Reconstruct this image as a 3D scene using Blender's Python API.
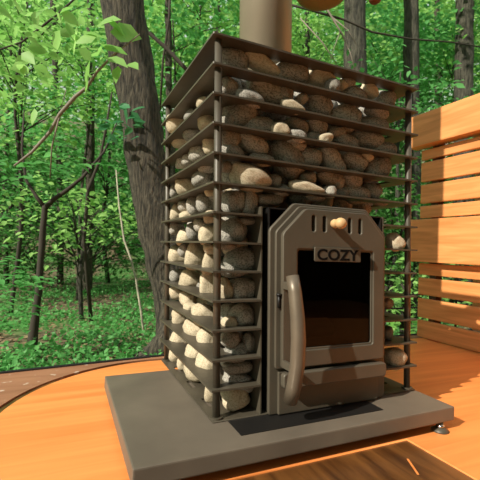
import bpy, bmesh, math, random
from mathutils import Vector, Matrix, noise
import numpy as np
R = math.radians
random.seed(7)
C = bpy.context.scene.collection
for o in list(bpy.data.objects): bpy.data.objects.remove(o)
scene = bpy.context.scene

# ------------------------------------------------------------------ camera
FPX = 388.766
ROLL, PITCH, YAW = 0.0361, 0.0203, 0.4232
cam_d = bpy.data.cameras.new('camera'); cam_d.sensor_width = 36; cam_d.sensor_fit = 'HORIZONTAL'
cam_d.lens = FPX / 480 * 36; cam_d.clip_start = .02; cam_d.clip_end = 300
cam = bpy.data.objects.new('camera', cam_d); C.objects.link(cam)
fw = Vector((math.sin(YAW)*math.cos(PITCH), math.cos(YAW)*math.cos(PITCH), math.sin(PITCH)))
rt = Vector((math.cos(YAW), -math.sin(YAW), 0)); up = rt.cross(fw)
r2 = math.cos(ROLL)*rt + math.sin(ROLL)*up; u2 = -math.sin(ROLL)*rt + math.cos(ROLL)*up
cam.matrix_world = Matrix(((r2.x, u2.x, -fw.x, -0.2941), (r2.y, u2.y, -fw.y, -0.7598), (r2.z, u2.z, -fw.z, 0.4225), (0, 0, 0, 1)))
cam_d.dof.use_dof = True; cam_d.dof.focus_distance = 1.0; cam_d.dof.aperture_fstop = 9.0
scene.camera = cam

# ------------------------------------------------------------------ sky and sun
world = bpy.data.worlds.new('world'); scene.world = world; world.use_nodes = True
wt = world.node_tree; wt.nodes.clear()
wo = wt.nodes.new('ShaderNodeOutputWorld'); bg = wt.nodes.new('ShaderNodeBackground')
sx = wt.nodes.new('ShaderNodeSeparateXYZ'); tc = wt.nodes.new('ShaderNodeTexCoord'); cr = wt.nodes.new('ShaderNodeValToRGB')
mr = wt.nodes.new('ShaderNodeMapRange'); mr.inputs['From Min'].default_value = -1; mr.inputs['From Max'].default_value = 1
wt.links.new(tc.outputs['Generated'], sx.inputs[0]); wt.links.new(sx.outputs['Z'], mr.inputs['Value'])
wt.links.new(mr.outputs[0], cr.inputs[0]); wt.links.new(cr.outputs[0], bg.inputs[0]); wt.links.new(bg.outputs[0], wo.inputs[0])
e = cr.color_ramp.elements
e[0].position = .45; e[0].color = (.10, .13, .05, 1)
e[1].position = .52; e[1].color = (.24, .36, .13, 1)
k = e.new(.62); k.color = (.62, .80, .52, 1)
k = e.new(.8); k.color = (.88, .97, 1.0, 1)
bg.inputs[1].default_value = .85
SUN_DIR = Vector((1, .30, -.76)).normalized()          # direction the light travels
sun_d = bpy.data.lights.new('sun', 'SUN'); sun_d.energy = 6.0; sun_d.angle = R(.6); sun_d.color = (1, .93, .80)
sun = bpy.data.objects.new('sun', sun_d); C.objects.link(sun); sun.rotation_euler = SUN_DIR.to_track_quat('-Z', 'Y').to_euler()
vs = scene.view_settings
vs.view_transform = 'Standard'; vs.look = 'None'; vs.gamma = 1; vs.exposure = 0; vs.use_curve_mapping = False

# ------------------------------------------------------------------ helpers
def tag(o, label=None, cat=None, group=None, kind=None):
    if label: o['label'] = label
    if cat: o['category'] = cat
    if group: o['group'] = group
    if kind: o['kind'] = kind
    return o
def empty(name, loc=(0, 0, 0)):
    o = bpy.data.objects.new(name, None); C.objects.link(o); o.location = loc; o.empty_display_size = .1
    return o
def link(name, me, mat=None, parent=None, smooth=False):
    o = bpy.data.objects.new(name, me); C.objects.link(o)
    if mat and not me.materials: me.materials.append(mat)
    if parent is not None: o.parent = parent
    if smooth:
        for p in me.polygons: p.use_smooth = True
    return o
def from_bm(bm, name, mat, parent=None, smooth=False, xf=None):
    if xf:
        for v in bm.verts: v.co = xf(v.co)
    bmesh.ops.recalc_face_normals(bm, faces=bm.faces[:])
    me = bpy.data.meshes.new(name); bm.to_mesh(me); bm.free()
    return link(name, me, mat, parent, smooth)
def bm_box(bm, x0, x1, y0, y1, z0, z1, bev=0):
    r = bmesh.ops.create_cube(bm, size=1)
    for v in r['verts']: v.co = Vector(((x0+x1)/2 + v.co.x*(x1-x0), (y0+y1)/2 + v.co.y*(y1-y0), (z0+z1)/2 + v.co.z*(z1-z0)))
    if bev:
        ed = list({ed for v in r['verts'] for ed in v.link_edges})
        bmesh.ops.bevel(bm, geom=ed, offset=bev, segments=2, affect='EDGES', profile=.6)
def bm_tube(bm, pts, rad, n=12, cap=True):
    """swept round tube through pts; rad a number or list"""
    pts = [Vector(p) for p in pts]
    if not hasattr(rad, '__len__'): rad = [rad]*len(pts)
    rings = []; ref = None
    for i, p in enumerate(pts):
        t = (pts[min(i+1, len(pts)-1)] - pts[max(i-1, 0)]).normalized()
        if ref is None: ref = Vector((0, 0, 1)) if abs(t.z) < .9 else Vector((1, 0, 0))
        a = (ref - t*ref.dot(t)).normalized(); b = t.cross(a); ref = a
        rings.append([bm.verts.new(p + (a*math.cos(2*math.pi*k/n) + b*math.sin(2*math.pi*k/n))*rad[i]) for k in range(n)])
    for i in range(len(rings)-1):
        for k in range(n): bm.faces.new((rings[i][k], rings[i][(k+1) % n], rings[i+1][(k+1) % n], rings[i+1][k]))
    if cap: bm.faces.new(rings[0][::-1]); bm.faces.new(rings[-1])
def bm_lathe(bm, prof, centre=(0, 0, 0), n=32, axis='z'):
    rings = []
    c = Vector(centre)
    def P(r, h, a):
        if axis == 'z': return c + Vector((r*math.cos(a), r*math.sin(a), h))
        return c + Vector((r*math.cos(a), h, r*math.sin(a)))
    for r, h in prof: rings.append([bm.verts.new(P(max(r, 1e-5), h, 2*math.pi*k/n)) for k in range(n)])
    for i in range(len(rings)-1):
        for k in range(n): bm.faces.new((rings[i][k], rings[i][(k+1) % n], rings[i+1][(k+1) % n], rings[i+1][k]))
    bm.faces.new(rings[0]); bm.faces.new(rings[-1])
def bm_prism(bm, pts, z0, z1):
    lo = [bm.verts.new((x, y, z0)) for x, y in pts]; hi = [bm.verts.new((x, y, z1)) for x, y in pts]
    bm.faces.new(lo[::-1]); bm.faces.new(hi); n = len(pts)
    for i in range(n): bm.faces.new((lo[i], lo[(i+1) % n], hi[(i+1) % n], hi[i]))
def plate(outlines, thick, bev=0):
    """flat plate with holes, drawn in x/z, front face at y = -thick, back at y = 0"""
    cu = bpy.data.curves.new('plate', 'CURVE'); cu.dimensions = '2D'; cu.fill_mode = 'BOTH'
    cu.extrude = max(thick/2 - bev, 1e-5); cu.bevel_depth = bev; cu.bevel_resolution = 2; cu.offset = -bev
    for pts in outlines:
        s = cu.splines.new('POLY'); s.points.add(len(pts)-1)
        for q, (x, y) in zip(s.points, pts): q.co = (x, y, 0, 1)
        s.use_cyclic_u = True
    return curve_mesh(cu, thick)
def curve_mesh(cu, thick):
    o = bpy.data.objects.new('tmp', cu); C.objects.link(o)
    bpy.context.view_layer.update()
    me = bpy.data.meshes.new_from_object(o.evaluated_get(bpy.context.evaluated_depsgraph_get()))
    bpy.data.objects.remove(o)
    for v in me.vertices: x, y, z = v.co; v.co = (x, -z - thick/2, y)
    me.materials.clear()
    return me
def rrect(x0, x1, z0, z1, r, n=5):
    out = []
    for cx, cz, a0 in ((x1-r, z1-r, 0), (x0+r, z1-r, 90), (x0+r, z0+r, 180), (x1-r, z0+r, 270)):
        for k in range(n+1):
            a = R(a0 + 90*k/n); out.append((cx + r*math.cos(a), cz + r*math.sin(a)))
    return out

# ------------------------------------------------------------------ materials
def mat(name, col, rough=.5, metal=0.0, spec=.5, bump=0, bump_scale=40, var=0, var_scale=6, coat=0):
    m = bpy.data.materials.new(name); m.use_nodes = True; nt = m.node_tree; b = nt.nodes['Principled BSDF']
    b.inputs['Base Color'].default_value = (*col, 1); b.inputs['Roughness'].default_value = rough
    b.inputs['Metallic'].default_value = metal; b.inputs['Specular IOR Level'].default_value = spec
    b.inputs['Coat Weight'].default_value = coat
    tcn = nt.nodes.new('ShaderNodeTexCoord')
    if var:
        n = nt.nodes.new('ShaderNodeTexNoise'); n.inputs['Scale'].default_value = var_scale; n.inputs['Detail'].default_value = 6
        nt.links.new(tcn.outputs['Object'], n.inputs['Vector'])
        r = nt.nodes.new('ShaderNodeValToRGB'); r.color_ramp.elements[0].position = .3; r.color_ramp.elements[1].position = .7
        r.color_ramp.elements[0].color = (*[c*(1-var) for c in col], 1); r.color_ramp.elements[1].color = (*[min(1, c*(1+var)) for c in col], 1)
        nt.links.new(n.outputs['Fac'], r.inputs[0]); nt.links.new(r.outputs[0], b.inputs['Base Color'])
    if bump:
        n = nt.nodes.new('ShaderNodeTexNoise'); n.inputs['Scale'].default_value = bump_scale; n.inputs['Detail'].default_value = 4
        nt.links.new(tcn.outputs['Object'], n.inputs['Vector'])
        bp = nt.nodes.new('ShaderNodeBump'); bp.inputs['Strength'].default_value = bump; bp.inputs['Distance'].default_value = .01
        nt.links.new(n.outputs['Fac'], bp.inputs['Height']); nt.links.new(bp.outputs[0], b.inputs['Normal'])
    return m
def wood(name, c0, c1, axis=0, scale=1.0, rough=.45, coat=.0, stretch=14, specks=None):
    m = bpy.data.materials.new(name); m.use_nodes = True; nt = m.node_tree; b = nt.nodes['Principled BSDF']
    tcn = nt.nodes.new('ShaderNodeTexCoord'); mp = nt.nodes.new('ShaderNodeMapping')
    s = [stretch*scale]*3; s[axis] = scale; mp.inputs['Scale'].default_value = s
    oi = nt.nodes.new('ShaderNodeObjectInfo'); ad = nt.nodes.new('ShaderNodeVectorMath'); ad.operation = 'ADD'
    ms = nt.nodes.new('ShaderNodeVectorMath'); ms.operation = 'SCALE'; ms.inputs['Scale'].default_value = 7
    cb = nt.nodes.new('ShaderNodeCombineXYZ')
    for i in range(3): nt.links.new(oi.outputs['Random'], cb.inputs[i])
    nt.links.new(cb.outputs[0], ms.inputs[0])
    nt.links.new(tcn.outputs['Object'], ad.inputs[0]); nt.links.new(ms.outputs[0], ad.inputs[1]); nt.links.new(ad.outputs[0], mp.inputs[0])
    n = nt.nodes.new('ShaderNodeTexNoise'); n.inputs['Scale'].default_value = 2.2; n.inputs['Detail'].default_value = 8; n.inputs['Distortion'].default_value = .6
    nt.links.new(mp.outputs[0], n.inputs['Vector'])
    r = nt.nodes.new('ShaderNodeValToRGB'); r.color_ramp.elements[0].position = .32; r.color_ramp.elements[1].position = .66
    r.color_ramp.elements[0].color = (*c0, 1); r.color_ramp.elements[1].color = (*c1, 1)
    nt.links.new(n.outputs['Fac'], r.inputs[0])
    last = r.outputs[0]
    if specks:
        n2 = nt.nodes.new('ShaderNodeTexNoise'); n2.inputs['Scale'].default_value = 28; n2.inputs['Detail'].default_value = 3
        nt.links.new(tcn.outputs['Object'], n2.inputs['Vector'])
        r3 = nt.nodes.new('ShaderNodeValToRGB'); r3.color_ramp.elements[0].position = .64; r3.color_ramp.elements[1].position = .70
        nt.links.new(n2.outputs['Fac'], r3.inputs[0])
        mx = nt.nodes.new('ShaderNodeMix'); mx.data_type = 'RGBA'; mx.inputs[7].default_value = (*specks, 1)
        nt.links.new(r3.outputs[0], mx.inputs[0]); nt.links.new(last, mx.inputs[6]); last = mx.outputs[2]
    nt.links.new(last, b.inputs['Base Color'])
    b.inputs['Roughness'].default_value = rough; b.inputs['Coat Weight'].default_value = coat; b.inputs['Coat Roughness'].default_value = .25
    bp = nt.nodes.new('ShaderNodeBump'); bp.inputs['Strength'].default_value = .15; bp.inputs['Distance'].default_value = .004
    nt.links.new(n.outputs['Fac'], bp.inputs['Height']); nt.links.new(bp.outputs[0], b.inputs['Normal'])
    return m
def stone_mat(name, c0, c1, speck):
    m = bpy.data.materials.new(name); m.use_nodes = True; nt = m.node_tree; b = nt.nodes['Principled BSDF']
    tcn = nt.nodes.new('ShaderNodeTexCoord'); oi = nt.nodes.new('ShaderNodeObjectInfo')
    r = nt.nodes.new('ShaderNodeValToRGB'); r.color_ramp.elements[0].color = (*c0, 1); r.color_ramp.elements[1].color = (*c1, 1)
    nt.links.new(oi.outputs['Random'], r.inputs[0])
    ml = nt.nodes.new('ShaderNodeVectorMath'); ml.operation = 'SCALE'
    nt.links.new(tcn.outputs['Object'], ml.inputs[0]); ml.inputs['Scale'].default_value = 1
    n = nt.nodes.new('ShaderNodeTexNoise'); n.inputs['Scale'].default_value = 9; n.inputs['Detail'].default_value = 5; n.inputs['Roughness'].default_value = .75
    nt.links.new(ml.outputs[0], n.inputs['Vector'])
    r2_ = nt.nodes.new('ShaderNodeValToRGB'); r2_.color_ramp.elements[0].position = .40; r2_.color_ramp.elements[1].position = .54
    nt.links.new(n.outputs['Fac'], r2_.inputs[0])
    mx = nt.nodes.new('ShaderNodeMix'); mx.data_type = 'RGBA'; mx.blend_type = 'MULTIPLY'; mx.inputs[0].default_value = 1
    r2_.color_ramp.elements[0].color = (*speck, 1); r2_.color_ramp.elements[1].color = (1, 1, 1, 1)
    nt.links.new(r.outputs[0], mx.inputs[6]); nt.links.new(r2_.outputs[0], mx.inputs[7]); nt.links.new(mx.outputs[2], b.inputs['Base Color'])
    b.inputs['Roughness'].default_value = .85; b.inputs['Specular IOR Level'].default_value = .25
    bp = nt.nodes.new('ShaderNodeBump'); bp.inputs['Strength'].default_value = .35; bp.inputs['Distance'].default_value = .002
    nt.links.new(n.outputs['Fac'], bp.inputs['Height']); nt.links.new(bp.outputs[0], b.inputs['Normal'])
    return m
def leaf_mat(name, c0, c1, trans=.5):
    m = bpy.data.materials.new(name); m.use_nodes = True; nt = m.node_tree; b = nt.nodes['Principled BSDF']
    out = nt.nodes['Material Output']
    at = nt.nodes.new('ShaderNodeAttribute'); at.attribute_name = 'tint'
    r = nt.nodes.new('ShaderNodeValToRGB'); r.color_ramp.elements[0].color = (*c0, 1); r.color_ramp.elements[1].color = (*c1, 1)
    nt.links.new(at.outputs['Fac'], r.inputs[0]); nt.links.new(r.outputs[0], b.inputs['Base Color'])
    b.inputs['Roughness'].default_value = .5; b.inputs['Specular IOR Level'].default_value = .35
    tr = nt.nodes.new('ShaderNodeBsdfTranslucent'); mx = nt.nodes.new('ShaderNodeMixShader'); mx.inputs[0].default_value = trans
    nt.links.new(r.outputs[0], tr.inputs[0]); nt.links.new(b.outputs[0], mx.inputs[1]); nt.links.new(tr.outputs[0], mx.inputs[2]); nt.links.new(mx.outputs[0], out.inputs[0])
    return m
def bark_mat(name, c0, c1, sc=16):
    m = bpy.data.materials.new(name); m.use_nodes = True; nt = m.node_tree; b = nt.nodes['Principled BSDF']
    tcn = nt.nodes.new('ShaderNodeTexCoord'); mp = nt.nodes.new('ShaderNodeMapping'); mp.inputs['Scale'].default_value = (sc, sc, sc*.16)
    n = nt.nodes.new('ShaderNodeTexNoise'); n.inputs['Scale'].default_value = 2; n.inputs['Detail'].default_value = 8; n.inputs['Roughness'].default_value = .65
    nt.links.new(tcn.outputs['Object'], mp.inputs[0]); nt.links.new(mp.outputs[0], n.inputs['Vector'])
    r = nt.nodes.new('ShaderNodeValToRGB'); r.color_ramp.elements[0].position = .38; r.color_ramp.elements[1].position = .62
    r.color_ramp.elements[0].color = (*c0, 1); r.color_ramp.elements[1].color = (*c1, 1)
    nt.links.new(n.outputs['Fac'], r.inputs[0]); nt.links.new(r.outputs[0], b.inputs['Base Color']); b.inputs['Roughness'].default_value = .9
    bp = nt.nodes.new('ShaderNodeBump'); bp.inputs['Strength'].default_value = 1; bp.inputs['Distance'].default_value = .03
    nt.links.new(n.outputs['Fac'], bp.inputs['Height']); nt.links.new(bp.outputs[0], b.inputs['Normal'])
    return m

STEEL = mat('brown_steel', (.078, .066, .046), .45, .1, .5, .06, 60, .18, 9)
STEEL_DOOR = mat('door_steel', (.094, .080, .057), .48, .15, .5, .05, 50, .15, 7)
SLAB = mat('slab_steel', (.142, .116, .086), .5, .05, .5, .05, 30, .16, 8)
BLACK = mat('black_steel', (.012, .011, .010), .5, .2)
HANDLE = mat('handle_steel', (.17, .135, .095), .42, .35, .5, .03, 60, .15, 20)
PIPE = mat('pipe_steel', (.34, .285, .21), .42, .35, .5, .03, 20, .12, 5)
KNOBW = mat('pale_wood', (.60, .38, .18), .5, 0, .4, .1, 30, .12, 30)
MATT = mat('matt_black', (.006, .005, .004), .9, 0, .1)
CHROME = mat('chrome', (.75, .73, .70), .18, 1.0)
FLOOR = wood('orange_wood', (.76, .235, .055), (.92, .325, .088), 0, 1.0, .42, .15)
DECK = wood('faded_red_wood', (.25, .105, .050), (.36, .165, .085), 0, 1.3, .6, 0, 10, (.58, .44, .34))
BENCHW = wood('bench_wood', (.60, .23, .065), (.84, .35, .12), 1, 1.4, .45, .1)
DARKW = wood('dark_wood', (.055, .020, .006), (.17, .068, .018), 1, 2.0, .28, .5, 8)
S_G = stone_mat('grey_granite', (.34, .32, .275), (.52, .48, .41), (.30, .30, .30))
S_B = stone_mat('brown_granite', (.29, .27, .225), (.46, .425, .355), (.32, .31, .30))
S_C = stone_mat('cream_granite', (.52, .44, .31), (.66, .57, .41), (.62, .58, .52))

# ------------------------------------------------------------------ the deck the stove stands on
def plate_xy(outlines, z0, z1, bev=0):
    me = plate(outlines, z1 - z0, bev)
    for v in me.vertices: x, y, z = v.co; v.co = (x, z, z1 + y)
    me.flip_normals()
    return me
def arc(cx, cy, r, a0, a1, n=40): return [(cx + r*math.cos(R(a0+(a1-a0)*k/n)), cy + r*math.sin(R(a0+(a1-a0)*k/n))) for k in range(n+1)]
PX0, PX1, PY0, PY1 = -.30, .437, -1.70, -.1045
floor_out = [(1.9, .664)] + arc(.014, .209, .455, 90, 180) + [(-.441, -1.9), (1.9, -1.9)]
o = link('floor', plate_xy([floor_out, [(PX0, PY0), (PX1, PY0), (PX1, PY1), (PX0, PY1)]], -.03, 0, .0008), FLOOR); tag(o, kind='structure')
out = [(-2.4, .53), (-.6, .662), (.1, .725), (1.9, .735), (1.9, .668)] + arc(.022, .209, .487, 90, 180) + [(-.470, -1.9), (-2.4, -1.9)]
o = link('trim_1', plate_xy([out], -.035, -.003), DECK); tag(o, 'outer deck boards of weathered red-brown wood', kind='structure')
bm = bmesh.new(); bm_box(bm, -2.4, 1.9, -1.9, .66, -.10, -.036); bm_box(bm, -.52, -.30, -1.9, .66, -.036, -.007); bm_box(bm, -.30, 1.9, .55, .70, -.036, -.031)
o = from_bm(bm, 'floor_base', DARKW); tag(o, kind='structure')
bm = bmesh.new(); pts = [(-2.4, .53), (-.6, .662), (.1, .725), (1.9, .735)]
bm_tube(bm, [(x, y+.004, -.002) for x, y in pts], .006, 6); bm_prism(bm, pts + [(1.9, .70), (-2.4, .50)], -.30, -.036)
o = from_bm(bm, 'trim_2', BLACK); tag(o, kind='structure')
bm = bmesh.new(); bm_box(bm, PX0+.0005, PX1-.0005, PY0+.0005, PY1-.0005, -.030, -.003)  # dark panel enlarged beyond the view to cut orange bounce from the floor
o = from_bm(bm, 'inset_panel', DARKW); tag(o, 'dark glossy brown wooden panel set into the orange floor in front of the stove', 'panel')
bm = bmesh.new(); bm_box(bm, -.002, .002, -.028, .028, 0, .0008)
o = from_bm(bm, 'wood_sliver', FLOOR, o); o.location = (.36, -.19, -.003); o.rotation_euler.z = R(-28); o['label'] = 'lighter orange strip lying in the dark panel'

# ------------------------------------------------------------------ hearth slab on screw feet
hs = empty('hearth_slab', (.204, .1305, 0)); tag(hs, 'low grey-brown steel slab raised on screw feet under the stove', 'hearth slab')
bm = bmesh.new(); bm_box(bm, -.382, .382, -.242, .242, .023, .056, .003)
from_bm(bm, 'slab', SLAB, hs)
for fx, fy in ((.344, -.233), (-.34, -.20), (.34, .20), (-.34, .20)):
    bm = bmesh.new(); bm_lathe(bm, [(.020, 0), (.020, .003), (.011, .009), (.007, .010), (.007, .0235)], (fx, fy, 0), 20)
    ft = from_bm(bm, 'screw_foot', STEEL, hs, True)
    bm = bmesh.new(); bm_lathe(bm, [(.0095, .010), (.010, .013), (.0075, .016)], (fx, fy, 0), 16)
    from_bm(bm, 'foot_nut', CHROME, ft, True)

# ------------------------------------------------------------------ the stove
LX, LY = -.035, -.005
def lean(v): return Vector((v.x + LX*v.z, v.y + LY*v.z, v.z))
def lean_me(me):
    for v in me.vertices: v.co = lean(v.co)
    return me
stove = empty('sauna_stove', (0, 0, .06)); tag(stove, 'tall brown steel wood stove with a slatted cage of stones and a glazed door', 'stove')
W, D, H = .5785, .4682, .80
SW = .039; SL = .054
def hoop_bm(z, cut, t=.0042):
    bm = bmesh.new(); c = .0015; W, D = globals()['W']+.004, globals()['D']+.004; N0 = -.004
    if cut:
        a, b = .112, .462
        pts = [(a, N0), (c+N0, N0), (N0, c+N0), (N0, D-c), (c+N0, D), (W-c, D), (W, D-c), (W, c+N0), (W-c, N0), (b, N0), (b, SW), (W-SL, SW), (W-SL, D-SW), (SL, D-SW), (SL, SW), (a, SW)]
        bm_prism(bm, pts[::-1], z, z+t)
    else:
        o_ = [(c+N0, N0), (N0, c+N0), (N0, D-c), (c+N0, D), (W-c, D), (W, D-c), (W, c+N0), (W-c, N0)]
        i_ = [(SL, SW), (SL, SW), (SL, D-SW), (SL, D-SW), (W-SL, D-SW), (W-SL, D-SW), (W-SL, SW), (W-SL, SW)]
        L = []
        for h in (z, z+t):
            L.append([bm.verts.new((*p, h)) for p in o_])
            q = [bm.verts.new((*i_[k], h)) for k in (0, 2, 4, 6)]; L.append([q[0], q[0], q[1], q[1], q[2], q[2], q[3], q[3]])
        n = 8
        for k in range(n):
            j = (k+1) % n
            def f(*vs):
                vv = []
                for v in vs:
                    if v not in vv: vv.append(v)
                if len(vv) > 2: bm.faces.new(vv)
            f(L[0][k], L[0][j], L[1][j], L[1][k]); f(L[2][k], L[2][j], L[3][j], L[3][k])
            f(L[0][k], L[0][j], L[2][j], L[2][k])
            if L[1][k] is not L[1][j]: f(L[1][k], L[1][j], L[3][j], L[3][k])
    return bm
for i in range(13):
    from_bm(hoop_bm(H*(13-i)/13 + .0035*(1-i/13), i >= 6), 'cage_hoop', STEEL, stove, xf=lean)
# bottom plate with slots
ol = [[(0, 0), (W, 0), (W, D), (0, D)]]
for sx_, sy_ in ((.018, .075), (.018, .20), (.018, .33), (.50, .06), (.53, .06), (.50, .2), (.53, .2)):
    ol.append([(sx_, sy_), (sx_+.012, sy_), (sx_+.012, sy_+.05), (sx_, sy_+.05)])
link('bottom_plate', lean_me(plate_xy(ol, -.0025, 0)), STEEL, stove)
for x, y in ((.014, .014), (W-.014, .014), (.014, D-.014), (W-.014, D-.014)):
    bm = bmesh.new(); bm_tube(bm, [(x, y, 0), (x, y, H+.001)], .0082, 16)
    p = from_bm(bm, 'cage_post', STEEL, stove, True, lean)
    bm = bmesh.new(); bm_lathe(bm, [(.014, 0), (.014, .004), (.009, .004)], (x, y, 0), 16); from_bm(bm, 'post_foot', STEEL, p, False, lean)
bm = bmesh.new(); bm_box(bm, .035, .40, -.068, -.001, -.0038, -.0026); from_bm(bm, 'base_plate_and_shadow', BLACK, stove)  # black sheet: plate at its left end, elsewhere painted-in shadow of drawer and door
# firebox
bm = bmesh.new()
bm_box(bm, .13, .133, 0, .38, .004, .455); bm_box(bm, .454, .457, 0, .38, .004, .455)
bm_box(bm, .13, .457, .377, .38, .004, .455); bm_box(bm, .13, .457, 0, .38, .452, .455); bm_box(bm, .13, .457, 0, .38, .004, .007); bm_box(bm, .133, .454, .0, .377, .105, .108)
fb = from_bm(bm, 'firebox', BLACK, stove, xf=lean)
bm = bmesh.new()
bm_tube(bm, [(.17, .14, .135), (.42, .16, .14)], .022, 10); bm_tube(bm, [(.16, .2, .135), (.43, .19, .14)], .025, 10)
from_bm(bm, 'grate', STEEL, fb, True, lean)
for x in (.1115, .4620):
    bm = bmesh.new(); bm_box(bm, x, x+.0028, .0, .085, 0, .4925 if False else .455); from_bm(bm, 'side_plate', STEEL, stove, xf=lean)
def hexa(x0, x1, z0, z1, c, r=.006):
    raw = [(x0, z0), (x1, z0), (x1, z1-c), (x1-c, z1), (x0+c, z1), (x0, z1-c)]; out = []
    n = len(raw)
    for k in range(n):
        p = Vector(raw[k]); a = (Vector(raw[k-1])-p).normalized(); b = (Vector(raw[(k+1) % n])-p).normalized()
        out += [tuple(p+a*r), tuple(p+(a+b)*r*.28), tuple(p+b*r)]
    return out
def plate_at(outl, y_front, thick, name, m, parent, bev=.001):
    me = plate(outl, thick, bev)
    for v in me.vertices: v.co.y += y_front + thick
    return link(name, lean_me(me), m, parent)
ff = plate_at([hexa(.127, .461, -.002, .468, .062), rrect(.16, .428, .11, .40, .01)], -.010, .010, 'front_frame', STEEL_DOOR, stove, .003)
plate_at([hexa(.139, .449, .100, .4615, .060), rrect(.165, .423, .125, .39, .01)], -.018, .008, 'door_seal_frame', STEEL_DOOR, ff, .002)
slots = [rrect(x-.0052, x+.0052, .405, .442, .005, 4) for x in (.229, .259, .331, .362)]
door = plate_at([hexa(.150, .438, .103, .4555, .058), rrect(.186, .404, .140, .3655, .006)] + slots, -.030, .012, 'door', STEEL_DOOR, stove, .0022)
plate_at([rrect(.181, .409, .135, .371, .008), rrect(.190, .400, .144, .3625, .006)], -.026, .004, 'window_frame', STEEL_DOOR, door, .001)
glass = bpy.data.materials.new('smoked_glass'); glass.use_nodes = True; nt = glass.node_tree; nt.nodes.clear()
go = nt.nodes.new('ShaderNodeOutputMaterial'); t_ = nt.nodes.new('ShaderNodeBsdfTransparent'); t_.inputs[0].default_value = (.30, .30, .32, 1)
gl = nt.nodes.new('ShaderNodeBsdfGlossy'); gl.inputs['Roughness'].default_value = .03; gl.inputs['Color'].default_value = (.9, .95, 1, 1); fr = nt.nodes.new('ShaderNodeFresnel'); fr.inputs[0].default_value = 1.25
mx = nt.nodes.new('ShaderNodeMixShader'); nt.links.new(fr.outputs[0], mx.inputs[0]); nt.links.new(t_.outputs[0], mx.inputs[1]); nt.links.new(gl.outputs[0], mx.inputs[2]); nt.links.new(mx.outputs[0], go.inputs[0])
bm = bmesh.new(); bm_box(bm, .184, .406, -.022, -.018, .138, .3675); from_bm(bm, 'window_glass', glass, door, xf=lean)
npl = plate_at([rrect(.229, .360, .3385, .3705, .003)], -.0345, .004, 'name_plate', STEEL_DOOR, door, .0008)
fc = bpy.data.curves.new('lettering', 'FONT'); fc.body = 'COZY'; fc.size = .0345; fc.align_x = 'CENTER'; fc.extrude = .0004; fc.offset = .0009; fc.space_character = 1.02
to = bpy.data.objects.new('tmp', fc); C.objects.link(to); bpy.context.view_layer.update()
me = bpy.data.meshes.new_from_object(to.evaluated_get(bpy.context.evaluated_depsgraph_get())); bpy.data.objects.remove(to)
xs = [v.co.x for v in me.vertices]; k_ = .118/(max(xs)-min(xs)); xm = (max(xs)+min(xs))/2
for v in me.vertices: x, y, z = v.co; v.co = lean(Vector(((x-xm)*k_ + .2945, -.0349 - z, y + .3425)))
me.materials.clear(); lt = link('lettering', me, MATT, npl); lt['label'] = 'dark letters reading COZY'
bm = bmesh.new(); bm_lathe(bm, [(.005, -.029), (.0085, -.031), (.0108, -.037), (.0095, -.043), (.0080, -.046), (.0100, -.049), (.0126, -.055), (.0128, -.059), (.0105, -.066), (.006, -.0695), (.001, -.0705)], (.2815, 0, .4255), 20, 'y')
kb = from_bm(bm, 'knob', KNOBW, door, True, lean); kb['label'] = 'small pale turned wooden knob'
bm = bmesh.new()
hp = [(.152, -.064, .308), (.153, -.073, .275), (.153, -.083, .225), (.153, -.087, .18), (.153, -.084, .13), (.152, -.074, .085), (.151, -.060, .046)]
bm_tube(bm, hp, [.0135, .0142, .015, .0155, .0155, .0155, .015], 20)
hd = from_bm(bm, 'handle', HANDLE, door, True, lean); hd['label'] = 'long bowed bare steel pull handle'
for z, y in ((.285, -.066), (.115, -.080)):
    bm = bmesh.new(); bm_box(bm, .149, .157, y, -.028, z-.008, z+.008, .001); from_bm(bm, 'handle_bracket', STEEL_DOOR, hd, xf=lean)
bm = bmesh.new(); bm_tube(bm, [(.1445, -.022, .235), (.1445, -.022, .262)], .0032, 10); bm_lathe(bm, [(.006, .262), (.006, .266)], (.1445, -.022, 0), 12)
from_bm(bm, 'hinge_pin', BLACK, door, True, lean)
# ash drawer
bm = bmesh.new()
bm_box(bm, .148, .430, -.018, -.010, .0, .093, .002)
dr = from_bm(bm, 'ash_drawer', STEEL_DOOR, stove, xf=lean)
me = plate([rrect(.147, .437, .063, .096, .008)], .016, .003)
for v in me.vertices: v.co.y += -.025
link('drawer_lip', lean_me(me), STEEL_DOOR, dr)
# flue pipe
bm = bmesh.new(); PXc, PYc = .2775, .30
bm_tube(bm, [(PXc, PYc, .455), (PXc, PYc, 2.6)], .0800, 48); bm_lathe(bm, [(.083, .80), (.083, .84)], (PXc, PYc, 0), 48)
fp = from_bm(bm, 'flue_pipe', PIPE, stove, True, lean)

# ------------------------------------------------------------------ stones in the cage
def stone_mesh(seed, m):
    rnd = random.Random(seed); bm = bmesh.new(); bmesh.ops.create_icosphere(bm, subdivisions=4, radius=1)
    off = Vector((rnd.random()*50, rnd.random()*50, rnd.random()*50)); egg = rnd.uniform(-.22, .22); egg2 = rnd.uniform(-.12, .12); pw = rnd.uniform(2.15, 2.7)
    for v in bm.verts:
        c = v.co.copy(); l = (abs(c.x)**pw + abs(c.y)**pw + abs(c.z)**pw)**(1/pw); c /= l
        c *= 1 + .24*noise.noise(c*.9 + off) + .07*noise.noise(c*2.2 + off)
        c.z *= 1 + egg*c.x; c.x *= 1 + egg2*c.z; v.co = c
    me = bpy.data.meshes.new('sauna_stone'); bm.to_mesh(me); bm.free(); me.materials.append(m)
    for p in me.polygons: p.use_smooth = True
    return me
SM = {t: [stone_mesh(100*k+j, m) for j in range(6)] for k, (t, m) in enumerate((('g', S_G), ('b', S_B), ('c', S_C)))}
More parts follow.
